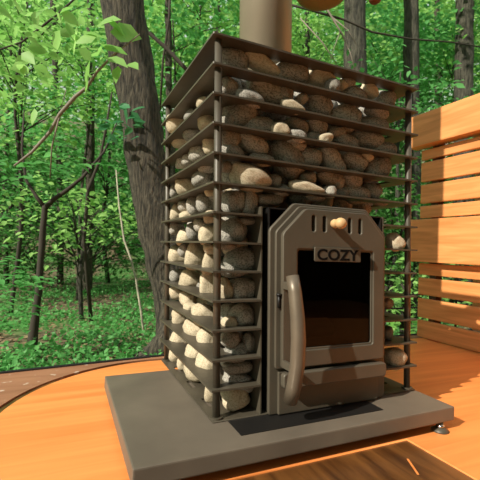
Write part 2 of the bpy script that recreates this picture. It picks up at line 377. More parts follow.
def put_stone(p, s, rz, ry, rx, tone, rnd):
    o = bpy.data.objects.new('sauna_stone', rnd.choice(SM[tone])); C.objects.link(o)
    q = lean(Vector(p)); o.location = (q.x, q.y, q.z+.06); o.scale = s
    o.rotation_euler = (rx, ry, rz); return o
STONES = [
    ('F', 0.0681, 0.0562, 0.7832, 0.0385, 0.0306, 0.0279, 0, 'g', 0), ('F', 0.1321, 0.0513, 0.7934, 0.051, 0.0255, 0.0191, 18, 'c', 0),
    ('F', 0.2178, 0.0578, 0.7863, 0.0499, 0.0323, 0.0274, 5, 'b', 0), ('F', 0.3043, 0.0507, 0.792, 0.0408, 0.0248, 0.0205, 18, 'c', 0),
    ('F', 0.3159, 0.0212, 0.7661, 0.0176, 0.0181, 0.0176, 0, 'b', 1), ('F', 0.4094, 0.0544, 0.7707, 0.0454, 0.0288, 0.0242, 5, 'g', 0),
    ('F', 0.3804, 0.0435, 0.7975, 0.0218, 0.0173, 0.0158, 0, 'g', 0), ('F', 0.4546, 0.0446, 0.792, 0.0255, 0.0184, 0.0163, 30, 'c', 0),
    ('F', 0.5154, 0.0528, 0.7796, 0.0316, 0.0271, 0.0252, 0, 'b', 0), ('F', 0.3592, 0.041, 0.7846, 0.0159, 0.0147, 0.013, 0, 'c', 0),
    ('F', 0.0512, 0.0499, 0.7183, 0.0256, 0.0241, 0.0229, 0, 'g', 0), ('F', 0.154, 0.0618, 0.736, 0.0536, 0.0365, 0.0316, 8, 'b', 0),
    ('F', 0.0915, 0.0245, 0.6972, 0.0336, 0.0215, 0.0182, 15, 'g', 1), ('F', 0.1892, 0.0514, 0.7274, 0.0273, 0.0257, 0.0244, 0, 'b', 0),
    ('F', 0.2012, 0.0208, 0.6948, 0.0304, 0.0177, 0.0143, 8, 'c', 1), ('F', 0.302, 0.0594, 0.7264, 0.0428, 0.0341, 0.031, 20, 'g', 0),
    ('F', 0.3807, 0.063, 0.7103, 0.0471, 0.0378, 0.0375, 0, 'b', 0), ('F', 0.4867, 0.0486, 0.743, 0.0349, 0.0227, 0.0193, 10, 'b', 0),
    ('F', 0.4776, 0.0574, 0.7061, 0.0465, 0.0319, 0.0277, 0, 'g', 0), ('F', 0.2419, 0.041, 0.7291, 0.0179, 0.0147, 0.0124, -20, 'g', 0),
    ('F', 0.0828, 0.0592, 0.6658, 0.0439, 0.0338, 0.0305, -20, 'b', 0), ('F', 0.1308, 0.057, 0.6476, 0.0506, 0.0315, 0.0263, 8, 'g', 0),
    ('F', 0.17, 0.022, 0.6376, 0.0217, 0.0189, 0.0176, 0, 'c', 1), ('F', 0.2315, 0.0464, 0.6634, 0.0313, 0.0204, 0.0173, 22, 'b', 0),
    ('F', 0.2919, 0.049, 0.6713, 0.032, 0.0231, 0.0204, 10, 'g', 0), ('F', 0.2158, 0.0214, 0.6282, 0.0278, 0.0183, 0.0156, 0, 'g', 1),
    ('F', 0.2784, 0.0423, 0.6402, 0.0238, 0.0161, 0.0138, 5, 'g', 0), ('F', 0.2939, 0.0186, 0.6331, 0.0207, 0.0153, 0.0136, -15, 'c', 1),
    ('F', 0.3469, 0.0443, 0.6636, 0.0273, 0.0182, 0.0156, 0, 'b', 0), ('F', 0.4568, 0.0571, 0.6623, 0.0524, 0.0317, 0.0261, 3, 'b', 0),
    ('F', 0.3778, 0.0509, 0.6467, 0.0391, 0.0251, 0.0212, 15, 'g', 0), ('F', 0.5108, 0.0544, 0.6449, 0.041, 0.0288, 0.0252, 0, 'g', 0),
    ('F', 0.045, 0.0453, 0.6374, 0.0181, 0.0192, 0.0205, 0, 'b', 0), ('F', 0.053, 0.0467, 0.6055, 0.0234, 0.0207, 0.0194, 0, 'b', 0),
    ('F', 0.1175, 0.0506, 0.6021, 0.0427, 0.0248, 0.0201, 15, 'g', 0), ('F', 0.0608, 0.0473, 0.5753, 0.0314, 0.0213, 0.0184, 10, 'g', 0),
    ('F', 0.1331, 0.0451, 0.5682, 0.0327, 0.019, 0.0154, 0, 'g', 0), ('F', 0.2078, 0.0621, 0.5833, 0.0521, 0.0369, 0.0324, 45, 'b', 0),
    ('F', 0.2711, 0.0549, 0.5924, 0.0309, 0.0293, 0.0279, 0, 'g', 0), ('F', 0.3397, 0.0547, 0.5909, 0.05, 0.0291, 0.0235, 45, 'g', 0),
    ('F', 0.4073, 0.0544, 0.6018, 0.0454, 0.0288, 0.0242, 25, 'b', 0), ('F', 0.493, 0.0615, 0.5905, 0.0431, 0.0363, 0.0335, -5, 'b', 0),
    ('F', 0.4425, 0.041, 0.6116, 0.0196, 0.0147, 0.0108, 0, 'c', 0), ('F', 0.2259, 0.0415, 0.6129, 0.0261, 0.0152, 0.0123, 0, 'g', 0),
    ('F', 0.0971, 0.0338, 0.5198, 0.0486, 0.0313, 0.0265, 12, 'c', 1), ('F', 0.1657, 0.0459, 0.5206, 0.0192, 0.0198, 0.0192, 0, 'b', 0),
    ('F', 0.0415, 0.041, 0.5404, 0.0161, 0.0147, 0.0136, 0, 'g', 0), ('F', 0.2617, 0.0427, 0.5398, 0.0207, 0.0165, 0.015, 0, 'b', 0),
    ('F', 0.2441, 0.0248, 0.5101, 0.0458, 0.0218, 0.0159, 3, 'c', 1), ('F', 0.1857, 0.0426, 0.5009, 0.0227, 0.0164, 0.0145, -10, 'g', 0),
    ('F', 0.327, 0.0498, 0.5478, 0.0354, 0.024, 0.0207, 10, 'b', 0), ('F', 0.3083, 0.0187, 0.5062, 0.015, 0.0154, 0.015, 0, 'b', 1),
    ('F', 0.3627, 0.0429, 0.5122, 0.0187, 0.0167, 0.0157, 0, 'g', 0), ('F', 0.4156, 0.0556, 0.5158, 0.0454, 0.03, 0.0256, 5, 'g', 0),
    ('F', 0.4029, 0.0527, 0.5537, 0.0363, 0.027, 0.0241, 0, 'g', 0), ('F', 0.4697, 0.0512, 0.5256, 0.0247, 0.0254, 0.0247, 20, 'b', 0),
    ('F', 0.4917, 0.041, 0.4995, 0.0263, 0.0147, 0.011, 0, 'b', 0), ('F', 0.3525, 0.0423, 0.5367, 0.0156, 0.016, 0.0156, 0, 'g', 0),
    ('F', 0.1544, 0.0443, 0.4771, 0.0331, 0.0182, 0.0143, 0, 'g', 0), ('F', 0.2815, 0.041, 0.4923, 0.0268, 0.0147, 0.0088, 0, 'g', 0),
    ('F', 0.065, 0.0526, 0.4648, 0.0253, 0.0269, 0.0289, 0, 'g', 0), ('F', 0.1042, 0.0477, 0.464, 0.0182, 0.0217, 0.0305, 5, 'g', 0),
    ('F', 0.0962, 0.041, 0.4242, 0.0193, 0.0147, 0.0093, 0, 'g', 0), ('F', 0.0725, 0.0567, 0.3991, 0.0303, 0.0312, 0.0303, 20, 'g', 0),
    ('F', 0.0876, 0.0593, 0.3312, 0.0385, 0.0339, 0.0318, -10, 'g', 0), ('F', 0.0523, 0.041, 0.3659, 0.0188, 0.0147, 0.0091, 0, 'g', 0),
    ('F', 0.0912, 0.0551, 0.2671, 0.0364, 0.0295, 0.027, -10, 'g', 0), ('F', 0.0449, 0.0448, 0.2677, 0.0154, 0.0187, 0.0273, 0, 'c', 0),
    ('F', 0.0946, 0.056, 0.2059, 0.0308, 0.0305, 0.0294, 0, 'g', 0), ('F', 0.0542, 0.0428, 0.1942, 0.0172, 0.0166, 0.0159, -20, 'c', 0),
    ('F', 0.0808, 0.0521, 0.1251, 0.0311, 0.0263, 0.0244, -8, 'g', 0), ('F', 0.0598, 0.044, 0.1579, 0.0238, 0.0179, 0.016, -25, 'g', 0),
    ('F', 0.1038, 0.0423, 0.1464, 0.0136, 0.0161, 0.0221, 0, 'g', 0), ('F', 0.075, 0.0441, 0.0938, 0.0344, 0.018, 0.0138, 5, 'g', 0),
    ('F', 0.0817, 0.053, 0.0586, 0.0417, 0.0273, 0.0233, 20, 'g', 0), ('F', 0.0747, 0.0537, 0.0256, 0.0348, 0.028, 0.0256, -3, 'c', 0),
    ('F', 0.5293, 0.0261, 0.3921, 0.0219, 0.0232, 0.0247, 0, 'c', 1), ('F', 0.5338, 0.0317, 0.0793, 0.0308, 0.029, 0.0277, 0, 'c', 1),
    ('F', 0.52, 0.0417, 0.1456, 0.0136, 0.0154, 0.0194, 0, 'b', 0), ('F', 0.5188, 0.0411, 0.2273, 0.0138, 0.0148, 0.0166, 0, 'b', 0),
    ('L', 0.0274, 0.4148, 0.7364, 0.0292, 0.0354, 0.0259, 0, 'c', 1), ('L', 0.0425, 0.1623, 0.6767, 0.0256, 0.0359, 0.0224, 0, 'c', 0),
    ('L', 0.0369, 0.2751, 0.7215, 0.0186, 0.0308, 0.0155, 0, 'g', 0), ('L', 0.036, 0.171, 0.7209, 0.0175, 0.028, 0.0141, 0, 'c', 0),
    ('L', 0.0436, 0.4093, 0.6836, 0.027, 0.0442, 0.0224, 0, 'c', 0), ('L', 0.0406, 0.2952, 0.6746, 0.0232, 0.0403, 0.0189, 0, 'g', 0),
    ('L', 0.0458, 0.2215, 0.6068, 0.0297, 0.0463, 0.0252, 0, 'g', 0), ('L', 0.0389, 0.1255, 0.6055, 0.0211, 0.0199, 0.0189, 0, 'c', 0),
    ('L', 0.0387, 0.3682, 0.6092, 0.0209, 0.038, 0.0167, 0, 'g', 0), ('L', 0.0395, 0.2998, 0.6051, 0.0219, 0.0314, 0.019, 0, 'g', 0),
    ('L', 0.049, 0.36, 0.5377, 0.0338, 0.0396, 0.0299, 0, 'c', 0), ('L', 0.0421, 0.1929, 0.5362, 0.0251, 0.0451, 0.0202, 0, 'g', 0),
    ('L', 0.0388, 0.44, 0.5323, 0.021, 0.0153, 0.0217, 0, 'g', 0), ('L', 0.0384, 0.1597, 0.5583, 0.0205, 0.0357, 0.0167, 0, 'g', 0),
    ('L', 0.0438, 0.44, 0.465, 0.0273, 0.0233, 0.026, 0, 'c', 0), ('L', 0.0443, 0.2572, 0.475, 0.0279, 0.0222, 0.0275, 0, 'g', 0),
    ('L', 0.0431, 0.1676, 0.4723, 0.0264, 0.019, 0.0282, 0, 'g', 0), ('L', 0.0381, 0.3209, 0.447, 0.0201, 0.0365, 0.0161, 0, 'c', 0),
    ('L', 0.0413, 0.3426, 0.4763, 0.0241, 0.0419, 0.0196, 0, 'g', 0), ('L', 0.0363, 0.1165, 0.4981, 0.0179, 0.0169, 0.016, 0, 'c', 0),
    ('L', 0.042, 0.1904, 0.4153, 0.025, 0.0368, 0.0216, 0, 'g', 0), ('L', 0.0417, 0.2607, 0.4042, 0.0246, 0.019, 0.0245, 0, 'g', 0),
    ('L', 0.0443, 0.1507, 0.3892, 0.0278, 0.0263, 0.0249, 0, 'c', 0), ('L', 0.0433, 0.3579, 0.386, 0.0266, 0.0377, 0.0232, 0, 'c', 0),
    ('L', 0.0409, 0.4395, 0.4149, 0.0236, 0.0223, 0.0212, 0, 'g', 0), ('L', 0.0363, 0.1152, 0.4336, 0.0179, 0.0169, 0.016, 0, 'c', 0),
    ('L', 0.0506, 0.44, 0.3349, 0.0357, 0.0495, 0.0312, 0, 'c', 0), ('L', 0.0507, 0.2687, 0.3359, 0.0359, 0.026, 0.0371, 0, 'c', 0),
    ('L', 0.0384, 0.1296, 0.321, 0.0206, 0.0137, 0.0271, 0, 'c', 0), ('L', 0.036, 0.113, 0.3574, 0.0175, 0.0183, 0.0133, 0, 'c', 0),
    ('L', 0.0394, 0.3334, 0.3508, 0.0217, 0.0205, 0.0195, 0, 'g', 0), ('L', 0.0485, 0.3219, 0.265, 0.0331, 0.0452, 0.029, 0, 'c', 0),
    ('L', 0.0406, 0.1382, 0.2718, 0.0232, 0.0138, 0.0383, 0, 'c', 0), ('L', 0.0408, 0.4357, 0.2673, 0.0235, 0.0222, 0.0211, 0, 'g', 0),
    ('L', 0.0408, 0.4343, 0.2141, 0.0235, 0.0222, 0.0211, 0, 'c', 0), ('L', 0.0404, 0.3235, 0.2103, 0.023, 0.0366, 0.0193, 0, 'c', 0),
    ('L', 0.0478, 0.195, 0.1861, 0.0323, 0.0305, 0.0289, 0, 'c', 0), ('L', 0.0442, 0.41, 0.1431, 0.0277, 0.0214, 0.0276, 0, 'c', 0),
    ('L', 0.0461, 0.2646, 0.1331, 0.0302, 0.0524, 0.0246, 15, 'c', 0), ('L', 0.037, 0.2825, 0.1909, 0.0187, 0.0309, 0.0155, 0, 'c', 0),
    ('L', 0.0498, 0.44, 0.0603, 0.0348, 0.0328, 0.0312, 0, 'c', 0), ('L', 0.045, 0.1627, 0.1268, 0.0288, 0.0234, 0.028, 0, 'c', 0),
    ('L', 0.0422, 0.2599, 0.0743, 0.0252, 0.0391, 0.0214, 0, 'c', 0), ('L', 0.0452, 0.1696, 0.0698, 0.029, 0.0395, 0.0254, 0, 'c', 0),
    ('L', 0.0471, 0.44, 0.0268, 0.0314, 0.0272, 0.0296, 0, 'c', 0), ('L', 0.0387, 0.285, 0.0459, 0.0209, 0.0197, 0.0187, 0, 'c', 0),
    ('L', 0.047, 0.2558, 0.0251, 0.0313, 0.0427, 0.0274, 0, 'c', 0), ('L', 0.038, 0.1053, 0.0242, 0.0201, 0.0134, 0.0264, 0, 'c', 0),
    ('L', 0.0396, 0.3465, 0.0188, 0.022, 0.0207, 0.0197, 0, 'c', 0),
]

rnd = random.Random(3); rows = {}
TONE = {'g': 'grey speckled', 'b': 'brownish speckled', 'c': 'pale cream'}
for face, x, y, z, ax, ay, az, an, tone, pr in STONES:
    side = 'L' if face == 'L' else ('U' if z > .43 else ('R' if x > .4 else 'C'))
    o = put_stone((x, y, z), (ax, ay, az), 0, R(an), 0, tone, rnd)
    gap = min(13, max(1, int(13 - z/H*13) + 1))
    rows.setdefault((side, gap), []).append((y if side == 'L' else x, tone, o))
ORD = ['', 'first', 'second', 'third', 'fourth', 'fifth', 'sixth', 'seventh', 'eighth', 'ninth', 'tenth', 'eleventh', 'twelfth', 'thirteenth', 'fourteenth', 'fifteenth', 'sixteenth', 'seventeenth']
for (side, gap), lst in rows.items():
    lst.sort(key=lambda t: t[0])
    for k, (_, tone, o) in enumerate(lst, 1):
        w_ = {'U': f'{TONE[tone]} stone on the cage front, {ORD[gap]} gap down, {ORD[k]} from the left',
              'C': f'{TONE[tone]} stone left of the door, {ORD[gap]} gap down, {ORD[k]} from the left',
              'R': f'{TONE[tone]} stone right of the door, {ORD[gap]} gap down, {ORD[k]} from the left',
              'L': f'{TONE[tone]} stone on the cage left side, {ORD[gap]} gap down, {ORD[k]} behind the corner post'}[side]
        tag(o, w_, 'stone', 'sauna stones packed in the stove cage')
rnd = random.Random(11)
def filler(p, r):
    o = put_stone(p, (r*rnd.uniform(1, 1.3), r*rnd.uniform(.9, 1.1), r*rnd.uniform(.75, .95)), rnd.uniform(0, 3), rnd.uniform(-.4, .4), 0, rnd.choice('ggbbc'), rnd)
    tag(o, 'stone packed deeper in the cage behind the outer layer of stones', 'stone', 'sauna stones packed in the stove cage')
for iz in range(6):
    z = .50 + iz*.053
    for ix in range(7): filler((.075 + ix*.073 + (iz % 2)*.02, .14 + rnd.uniform(-.01, .01), z), .034)
for iz in range(6):
    z = .50 + iz*.053
    for iy in range(3): filler((.10, .20 + iy*.075 + (iz % 2)*.02, z), .034); 
    for iy in range(4): filler((W-.08, .20 + iy*.062, z), .031)
for iz in range(14):
    z = .035 + iz*.055
    for iy in range(4):
        if z > .02: filler((.088, .085 + iy*.095 + (iz % 2)*.03, z), .027)
for iz in range(3):
    for iy in range(3): filler((W-.075, .20+iy*.08, .03+iz*.055), .028)

# ------------------------------------------------------------------ slatted bench on the right
bench = empty('slatted_bench', (1.37, .1, 0)); tag(bench, 'orange slatted wooden bench with a thick cap along the right side of the deck', 'bench')
BY0, BY1 = -.55, .687
def board(name, x0, x1, z0, z1, y1=BY1, y0=BY0, bev=.004):
    bm = bmesh.new(); bm_box(bm, x0-1.37, x1-1.37, y0-.1, y1-.1, z0, z1, bev); return from_bm(bm, name, BENCHW, bench)
for z0, z1 in ((.908, .958), (.795, .894), (.684, .780), (.609, .670), (.320, .378), (.218, .304), (.103, .200), (.004, .090)):
    board('slat', 1.37, 1.392, z0, z1)
board('cap_board', 1.325, 1.40, .972, 1.135, .735)
board('front_rail', 1.325, 1.38, .385, .598, .705)
for k in range(4): board('seat_board', 1.402+k*.112, 1.506+k*.112, 1.105, 1.133, .72)
board('back_panel', 1.84, 1.86, .004, 1.1, .72)
for y in (.62, .05, -.50):
    bm = bmesh.new(); bm_box(bm, .0235, .065, y-.02-.1, y+.02-.1, .0, 1.10); from_bm(bm, 'upright', DARKW, bench)
rl = empty('railing', (1.2, .79, -.3)); tag(rl, 'thin dark metal railing low behind the deck between stove and bench', 'railing')
for z in (.20, .13):
    bm = bmesh.new(); bm_tube(bm, [(-.3, 0, z+.3), (.6, 0, z+.3)], .005, 8); from_bm(bm, 'rail', BLACK, rl)
for x in (-.3, .05, .6):
    bm = bmesh.new(); bm_tube(bm, [(x, 0, 0), (x, 0, .5)], .006, 8); from_bm(bm, 'post', BLACK, rl)

# ------------------------------------------------------------------ unseen dark wall and roof added to dim ambient light and glass reflections
bm = bmesh.new(); bm_box(bm, -1.2, 2.6, -2.02, -1.96, -.1, 2.55); tag(from_bm(bm, 'wall_light_blocker', DARKW), kind='structure')
bm = bmesh.new(); bm_box(bm, -.75, 2.6, -2.05, -1.15, 2.50, 2.56); tag(from_bm(bm, 'ceiling_light_blocker', DARKW), kind='structure')
# ------------------------------------------------------------------ hanging things at the top edge
CL = cam.matrix_world.translation.copy()
def at(px, py, d): return CL + d*(fw + (px-240)/FPX*r2 - (py-240)/FPX*u2)
BROWN = mat('hanging_brown', (.33, .15, .055), .4, .2, .5)
RED = mat('dark_red', (.16, .035, .018), .4)
p = at(321, 3.5, 1.9); hb = empty('hanging_bowl', p); tag(hb, 'rounded brown hanging bowl cut off by the top edge above the cage', 'bowl')
bm = bmesh.new(); bm_lathe(bm, [(.0, 0), (.04, .002), (.08, .012), (.115, .033), (.135, .06), (.137, .066), (.125, .066), (.105, .035), (.07, .018), (.0, .010)], (0, 0, 0), 40); from_bm(bm, 'bowl', BROWN, hb, True)
for a in (0, 120, 240):
    bm = bmesh.new(); bm_tube(bm, [(.13*math.cos(R(a)), .13*math.sin(R(a)), .062), (0, 0, .45)], .002, 6); from_bm(bm, 'chain', BLACK, hb)
bm = bmesh.new(); bm_tube(bm, [(0, 0, .45), (0, 0, 1.7)], .002, 6); from_bm(bm, 'cord', BLACK, hb)
p = at(375, 3.5, 1.9); hb = empty('hanging_weight', p); tag(hb, 'small dark red rounded hanging weight at the top edge', 'weight')
bm = bmesh.new(); bm_lathe(bm, [(.0, 0), (.018, .003), (.029, .014), (.028, .035), (.012, .05), (.003, .055)], (0, 0, 0), 24); from_bm(bm, 'weight', RED, hb, True)
bm = bmesh.new(); bm_tube(bm, [(0, 0, .053), (0, 0, 1.7)], .0025, 6); from_bm(bm, 'cord', BLACK, hb)

# ------------------------------------------------------------------ forest ground
GZ = -.30
def gh(x, y):
    d = math.hypot(x+.3, y+.76)
    h = GZ + .05*noise.noise(Vector((x*.6, y*.6, 0))) + .02*noise.noise(Vector((x*2.5, y*2.5, 3)))
    if y < 1.2 : h = min(h, GZ)
    if d > 9: h += (d-9)**1.35*.10
    return h
N = 150; vs_ = []; fs = []
for j in range(N+1):
    for i in range(N+1):
        x = -30 + 70*(i/N); y = -22 + 72*(j/N)
        vs_.append((x, y, gh(x, y)))
for j in range(N):
    for i in range(N): a = j*(N+1)+i; fs.append((a, a+1, a+N+2, a+N+1))
me = bpy.data.meshes.new('ground'); me.from_pydata(vs_, [], fs)
gm = bpy.data.materials.new('forest_floor'); gm.use_nodes = True; nt = gm.node_tree; b = nt.nodes['Principled BSDF']; b.inputs['Roughness'].default_value = .95
tcn = nt.nodes.new('ShaderNodeTexCoord'); n1 = nt.nodes.new('ShaderNodeTexNoise'); n1.inputs['Scale'].default_value = 1.3; n1.inputs['Detail'].default_value = 7
n2 = nt.nodes.new('ShaderNodeTexNoise'); n2.inputs['Scale'].default_value = 18; n2.inputs['Detail'].default_value = 4
ra = nt.nodes.new('ShaderNodeValToRGB'); ra.color_ramp.elements[0].color = (.05, .035, .018, 1); ra.color_ramp.elements[1].color = (.24, .17, .10, 1)
ra.color_ramp.elements[0].position = .35; ra.color_ramp.elements[1].position = .7
rb = nt.nodes.new('ShaderNodeValToRGB'); rb.color_ramp.elements[0].position = .45; rb.color_ramp.elements[1].position = .58
nt.links.new(tcn.outputs['Object'], n1.inputs['Vector']); nt.links.new(tcn.outputs['Object'], n2.inputs['Vector'])
nt.links.new(n2.outputs['Fac'], ra.inputs[0]); nt.links.new(n1.outputs['Fac'], rb.inputs[0])
mx = nt.nodes.new('ShaderNodeMix'); mx.data_type = 'RGBA'; mx.inputs[7].default_value = (.06, .17, .03, 1)
nt.links.new(rb.outputs[0], mx.inputs[0]); nt.links.new(ra.outputs[0], mx.inputs[6]); nt.links.new(mx.outputs[2], b.inputs['Base Color'])
tag(link('ground', me, gm, smooth=True), kind='structure')

# ------------------------------------------------------------------ leaves
def leaves_mesh(P, size, up_bias, seed, aspect=.62, tint=None, droop=.15, dirs=None):
    rg = np.random.default_rng(seed); n = len(P); P = np.asarray(P, float)
    s = size*rg.uniform(.65, 1.25, n)[:, None]
    nrm = rg.normal(0, 1, (n, 3))*(1-up_bias) + np.array([0, 0, 1.])*up_bias*1.6
    nrm /= np.linalg.norm(nrm, axis=1)[:, None]
    d = rg.normal(0, 1, (n, 3)) if dirs is None else dirs + rg.normal(0, .35, (n, 3))
    d -= (d*nrm).sum(1)[:, None]*nrm; d /= np.linalg.norm(d, axis=1)[:, None]
    sd = np.cross(nrm, d); w = s*aspect*.5
    base = P; tip = P + d*s - np.array([0, 0, 1.])*s*droop
    m1 = P + d*s*.5 - nrm*s*.03
    l1 = P + d*s*.30 + sd*w*.92 + nrm*s*.05; l2 = P + d*s*.66 + sd*w*.8 + nrm*s*.04
    r1 = P + d*s*.30 - sd*w*.92 + nrm*s*.05; r2_ = P + d*s*.66 - sd*w*.8 + nrm*s*.04
    V = np.stack([base, l1, l2, tip, m1, r1, r2_], 1).reshape(-1, 3)
    k = np.arange(n)[:, None]*7
    F = np.concatenate([k+np.array([[0, 1, 4, 4]]), k+np.array([[1, 2, 4, 4]]), k+np.array([[2, 3, 4, 4]]), k+np.array([[0, 4, 5, 5]]), k+np.array([[5, 4, 6, 6]]), k+np.array([[6, 4, 3, 3]])])[:, :3]
    me = bpy.data.meshes.new('foliage'); nv, nf = len(V), len(F)
    me.vertices.add(nv); me.vertices.foreach_set('co', V.ravel()); me.loops.add(nf*3); me.loops.foreach_set('vertex_index', F.ravel().astype(np.int32))
    me.polygons.add(nf); me.polygons.foreach_set('loop_start', np.arange(nf, dtype=np.int32)*3); me.update(calc_edges=True)
    at_ = me.attributes.new('tint', 'FLOAT', 'POINT'); tv = np.repeat(np.clip(rg.normal(.5, .25, n), 0, 1), 7); at_.data.foreach_set('value', tv.astype(np.float32))
    return me
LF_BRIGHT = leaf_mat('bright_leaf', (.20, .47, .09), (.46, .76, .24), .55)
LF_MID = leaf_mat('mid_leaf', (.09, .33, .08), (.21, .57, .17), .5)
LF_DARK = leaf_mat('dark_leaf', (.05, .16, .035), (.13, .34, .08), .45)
LF_BLUE = leaf_mat('blue_green_leaf', (.05, .22, .09), (.12, .36, .15), .45)
BARK = bark_mat('dark_bark', (.014, .012, .008), (.115, .096, .066), 34)
BARK2 = bark_mat('grey_bark', (.018, .017, .012), (.10, .092, .066), 26)
TWIG = mat('twig', (.24, .20, .16), .8); DTWIG = mat('dark_twig', (.045, .035, .025), .9); BIRCH = mat('pale_bark', (.42, .38, .28), .7, bump=.3, var=.4, var_scale=12)

def trunk_mesh(pts, rads, n=16, rough=.0, seed=0):
    bm = bmesh.new(); P = [Vector(p) for p in pts]; Q = []; RR = []
    for i in range(len(P)-1):
        for k in range(6):
            t = k/6; a = P[max(i-1, 0)]; b_ = P[i]; c = P[i+1]; d = P[min(i+2, len(P)-1)]
            Q.append(.5*((2*b_) + (c-a)*t + (2*a-5*b_+4*c-d)*t*t + (3*b_-a-3*c+d)*t**3)); RR.append(rads[i]*(1-t)+rads[i+1]*t)
    Q.append(P[-1]); RR.append(rads[-1]); bm_tube(bm, Q, RR, n)
    if rough:
        for v in bm.verts: v.co += Vector((noise.noise(v.co*7+Vector((seed, 0, 0))), noise.noise(v.co*7+Vector((0, seed, 9))), 0))*rough
    return bm
def leafy(name, label, cat, base, top, crown, nspray, per, size, m, seed, tr=.03, bark=None, spray_r=.35, group=None, up=.62, flat=.07):
    """a small tree: trunk with boughs, and foliage in flat sprays at the bough ends; crown=(centre, radii)"""
    rg = random.Random(seed); base = Vector(base); top = Vector(top); root = empty(name, base); tag(root, label, cat, group)
    cc, cr_ = Vector(crown[0]), Vector(crown[1]); P = []; D_ = []; boughs = []
    for k in range(nspray):
        while True:
            q = Vector((rg.uniform(-1, 1), rg.uniform(-1, 1), rg.uniform(-1, 1)))
            if .1 < q.length < 1: break
        c = cc + Vector((q.x*cr_.x, q.y*cr_.y, q.z*cr_.z)); boughs.append(c)
        tilt = Vector((rg.uniform(-.35, .35), rg.uniform(-.35, .35), 0))
        for j in range(per):
            r = spray_r*math.sqrt(rg.random()); a = rg.random()*6.283; dx, dy = r*math.cos(a), r*math.sin(a)
            P.append((c.x+dx-base.x, c.y+dy-base.y, c.z + dx*tilt.x + dy*tilt.y - .3*r*r/spray_r + rg.gauss(0, flat) - base.z)); D_.append((dx, dy, 0))
    bm = trunk_mesh([(0, 0, -.05), (base.lerp(top, .35)-base) + Vector((rg.uniform(-.08, .08), rg.uniform(-.08, .08), 0)), (base.lerp(top, .7)-base) + Vector((rg.uniform(-.1, .1), rg.uniform(-.1, .1), 0)), top-base], [tr*1.25, tr, tr*.75, tr*.3], 10)
    for c in boughs[::max(1, len(boughs)//14)]:
        t = min(1, max(.25, (c.z-.4-base.z)/max(.1, top.z-base.z))); s_ = (top-base)*t; e_ = c-base; mid = s_.lerp(e_, .5)+Vector((0, 0, .08))
        bm_tube(bm, [s_, mid, e_], [tr*.38, tr*.25, tr*.1], 6)
    from_bm(bm, 'trunk', bark or BARK2, root, True)
    lf = link('foliage', leaves_mesh(P, size, up, seed, dirs=np.array(D_)/max(spray_r, .01)), m, root)
    return root
def on_ground(px, d):
    p = at(px, 251, d); return Vector((p.x, p.y, gh(p.x, p.y)))
# the big trunk right behind the stove
o = empty('forest_tree', at(157, 356, 2.5)); tag(o, 'thick leaning furrowed tree trunk directly behind the stove on its left', 'tree', 'trees of the forest')
b0 = o.location
pts = [at(*a, 2.5)-b0 for a in ((182, 366), (180, 335), (174, 290), (153, 200), (138, 100), (122, 0), (112, -90))] + [at(122, 0, 2.5)-b0+Vector((-.25, .1, 3.2)), at(122, 0, 2.5)-b0+Vector((-.4, .2, 6))]
bm = trunk_mesh(pts, [.19, .145, .135, .132, .128, .138, .13, .09, .03], 28, .02, 4)
bm_tube(bm, [at(178, 318, 2.45)-b0, at(168, 345, 2.4)-b0, at(150, 355, 2.4)-b0, at(134, 360, 2.4)-b0], [.09, .10, .06, .03], 12)
from_bm(bm, 'trunk', BARK, o, True)
cr_ = []; rg = random.Random(5)
for k in range(26): cr_.append(((pts[-2]+Vector((rg.gauss(0, 1.0), rg.gauss(.6, 1.0), rg.gauss(.2, .7))))))
P = [c+Vector((rg.gauss(0, .25), rg.gauss(0, .25), rg.gauss(0, .08))) for c in cr_ for _ in range(40)]
link('foliage', leaves_mesh(P, .10, .6, 77), LF_MID, o)
# tall trunks top right
for lab, (xb, xt), rad, d, sd in (('tall grey trunk rising behind the right half of the cage', (358, 355), .118, 3.9, 1), ('slimmer tall trunk right of the one behind the cage', (413, 411), .092, 4.6, 2),
                          ('tall trunk near the top right corner above the bench', (462, 466), .115, 4.9, 3), ('thin dark trunk between the tall trunks, upper right', (441, 436), .07, 9, 4),
                          ('thin dark upright trunk in the shade left of the big leaning trunk', (88, 92), .06, 5.5, 5), ('slender dark trunk far left in the shade behind the sapling', (62, 52), .05, 6.5, 6),
                          ('narrow dark stem just right of the big leaning trunk', (172, 168), .035, 4.2, 7), ('distant dark trunk seen above the forked sapling', (20, 24), .09, 9, 8), ('thin trunk right of the flue pipe', (312, 306), .05, 7.5, 9), ('distant trunk left of the flue pipe', (222, 216), .10, 10, 10)):
    base = on_ground(xb, d); top = at(xt, -60, d); o = empty('forest_tree', base); tag(o, lab, 'tree', 'trees of the forest')
    h = top-base
    bm = trunk_mesh([(0, 0, -.1), h*.3+Vector((.03, 0, 0)), h*.65, h, h*1.7], [rad*1.25, rad, rad*.95, rad*.85, rad*.3], 18, .015, sd)
    from_bm(bm, 'trunk', BARK if sd in (4, 5, 6, 7, 8) else BARK2, o, True)
    rg = random.Random(sd+50); cc = h*1.45; P = []
    for k in range(14):
        c = cc+Vector((rg.gauss(0, 1.2), rg.gauss(0, 1.2), rg.gauss(0, 1.0)))
        P += [c+Vector((rg.gauss(0, .3), rg.gauss(0, .3), rg.gauss(0, .08))) for _ in range(30)]
    link('foliage', leaves_mesh(P, .16, .6, sd+300), LF_MID, o)
